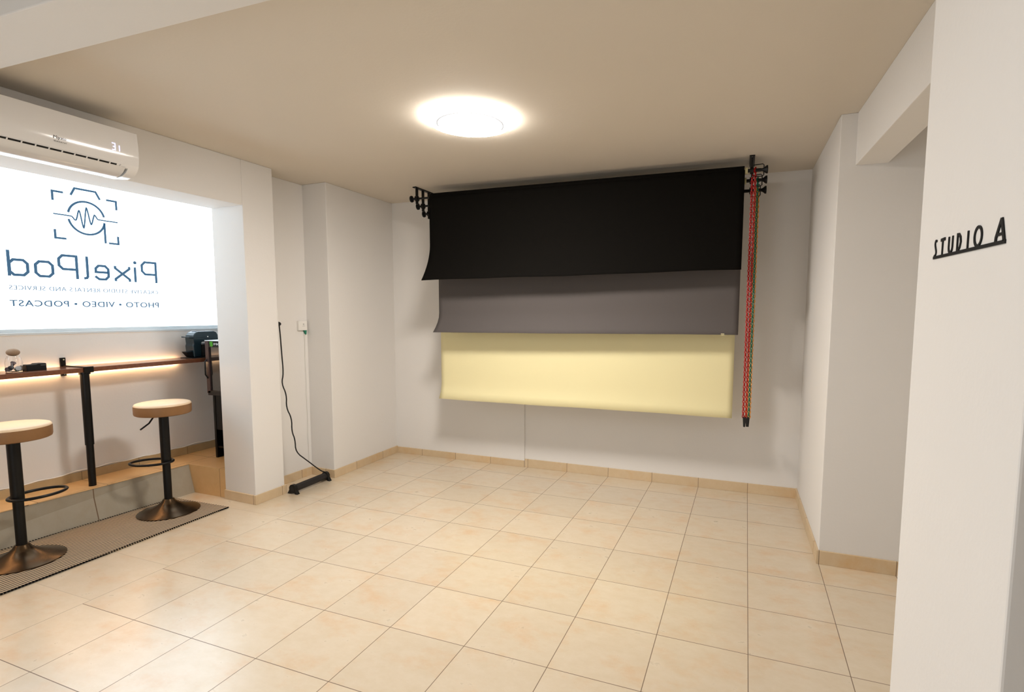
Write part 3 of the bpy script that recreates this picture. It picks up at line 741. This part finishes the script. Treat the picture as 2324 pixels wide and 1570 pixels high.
mb.ribbon([(8.238, b0), (8.240, b0+.020), (8.282, b0+.092)], .016, mS, 0, .005); mb.ribbon([(8.318, b0), (8.284, b0+.092)], .018, mS, .0005, .0055); mb.ribbon([(8.240, b0+.030), (8.312, b0+.030)], .012, mS, .001, .0045)
mb.build('letter_a', BPLAST, sg, og)

# ------------------------------------------------------------------ recess by the pillar: socket, cable, heater, white box
sk = thing('wall_socket', V(-9.02, -2.915, 3.65), 'white double wall socket on the hidden side of the pillar, black plug in it', 'socket')
og = V(-9.02, -2.915, 3.65)
MB().box(-9.10, -8.985, -2.914, -2.885, 3.44, 3.82).build('face_plate', WPLAST, sk, og, bevel=0.002)
ht = thing('tubular_heater', V(-8.80, -2.4, 0), 'black tubular heater bar lying on the floor against the left wall skirting', 'heater')
og = V(-8.80, -2.4, 0)
HX, HZ = -8.79, .105
ax0, ax1 = (-8.785, -2.86), (-8.815, -1.93)
mb = MB(); mb.tube([(ax0[0], ax0[1]+.04, HZ), (ax1[0], ax1[1]-.04, HZ)], .078, 8)
mb.build('heating_tube', DPLAST, ht, og)
for (x, y) in (ax0, ax1):
    mb = MB(); mp = lambda u, v, d, x=x, y=y: (x+u, y+d, v)
    mb.prism([(-.135, 0), (-.07, 0), (-.055, .02), (.055, .02), (.07, 0), (.135, 0), (.085, .085), (.088, .13), (.062, .178), (.02, .198), (-.02, .198), (-.062, .178), (-.088, .13), (-.085, .085)], -.035, .035, mp)
    f = mb.build('end_foot', BPLAST, ht, og, bevel=0.002)
MB().lathe([(.055, -.004), (.05, .0)], (ax0[0], ax0[1]-.035, .115), 20, axis='y').build('end_cap', RUBBER, ht, og, smooth=True)
cp = [(-9.04,-2.82,3.50), (-9.06,-2.80,3.46), (-9.10,-2.746,3.262), (-9.10,-2.732,2.909), (-9.10,-2.704,2.469), (-9.09,-2.774,2.273), (-9.07,-2.675,2.025), (-9.05,-2.716,1.755), (-9.03,-2.604,1.513), (-9.0,-2.645,1.241), (-8.98,-2.584,1.06), (-8.94,-2.621,0.801), (-8.918,-2.358,0.563), (-8.86,-2.03,0.24), (-8.83,-1.95,0.195)]
def smooth3(p, k=2):
    for _ in range(k):
        q = [p[0]]
        for a, b in zip(p[:-1], p[1:]):
            q += [tuple(a[i]*.75+b[i]*.25 for i in range(3)), tuple(a[i]*.25+b[i]*.75 for i in range(3))]
        q.append(p[-1]); p = q
    return p
MB().tube(smooth3(cp), .0125, 8).build('cable', RUBBER, ht, og, smooth=True)
mb = MB(); mb.lathe([(.02, -2.885), (.045, -2.883), (.045, -2.83), (.03, -2.80), (.012, -2.79)], (-9.035, 0, 3.50), 16, axis='y')
mb.build('plug', RUBBER, ht, og, smooth=True)

wb = thing('wall_box', V(-9.43, -1.84, 3.44), 'small white plastic box with a green clip on the recess wall above the heater', 'wall box')
og = V(-9.46, -1.84, 3.44)
wb.location = og
MB().box(-9.458, -9.40, -1.965, -1.725, 3.335, 3.545).build('cover', WPLAST, wb, og, bevel=0.003)
mpw = lambda u, v, d: (-9.40+d, u, v)
mb = MB(); mb.ribbon([(-1.83+.014*math.cos(a*PI/5), 3.47+.014*math.sin(a*PI/5)) for a in range(10)], .006, mpw, .0, .002, closed=True)
mb.ribbon([(-1.865, 3.43), (-1.795, 3.43)], .005, mpw, 0, .002)
mb.build('printed_mark', LTEXT, wb, og)
MB().prism([(-1.80, 3.335), (-1.735, 3.335), (-1.745, 3.24), (-1.765, 3.24)], -9.452, -9.41, lambda u, v, d: (d, u, v)).build('green_clip', GREENP, wb, og)
cpts = [(-9.445, -1.77+.006*math.sin(i*.9), 3.26-i*.12) for i in range(26)]
MB().tube(cpts, .006, 6).build('thin_cord', WPLAST, wb, og, smooth=True)
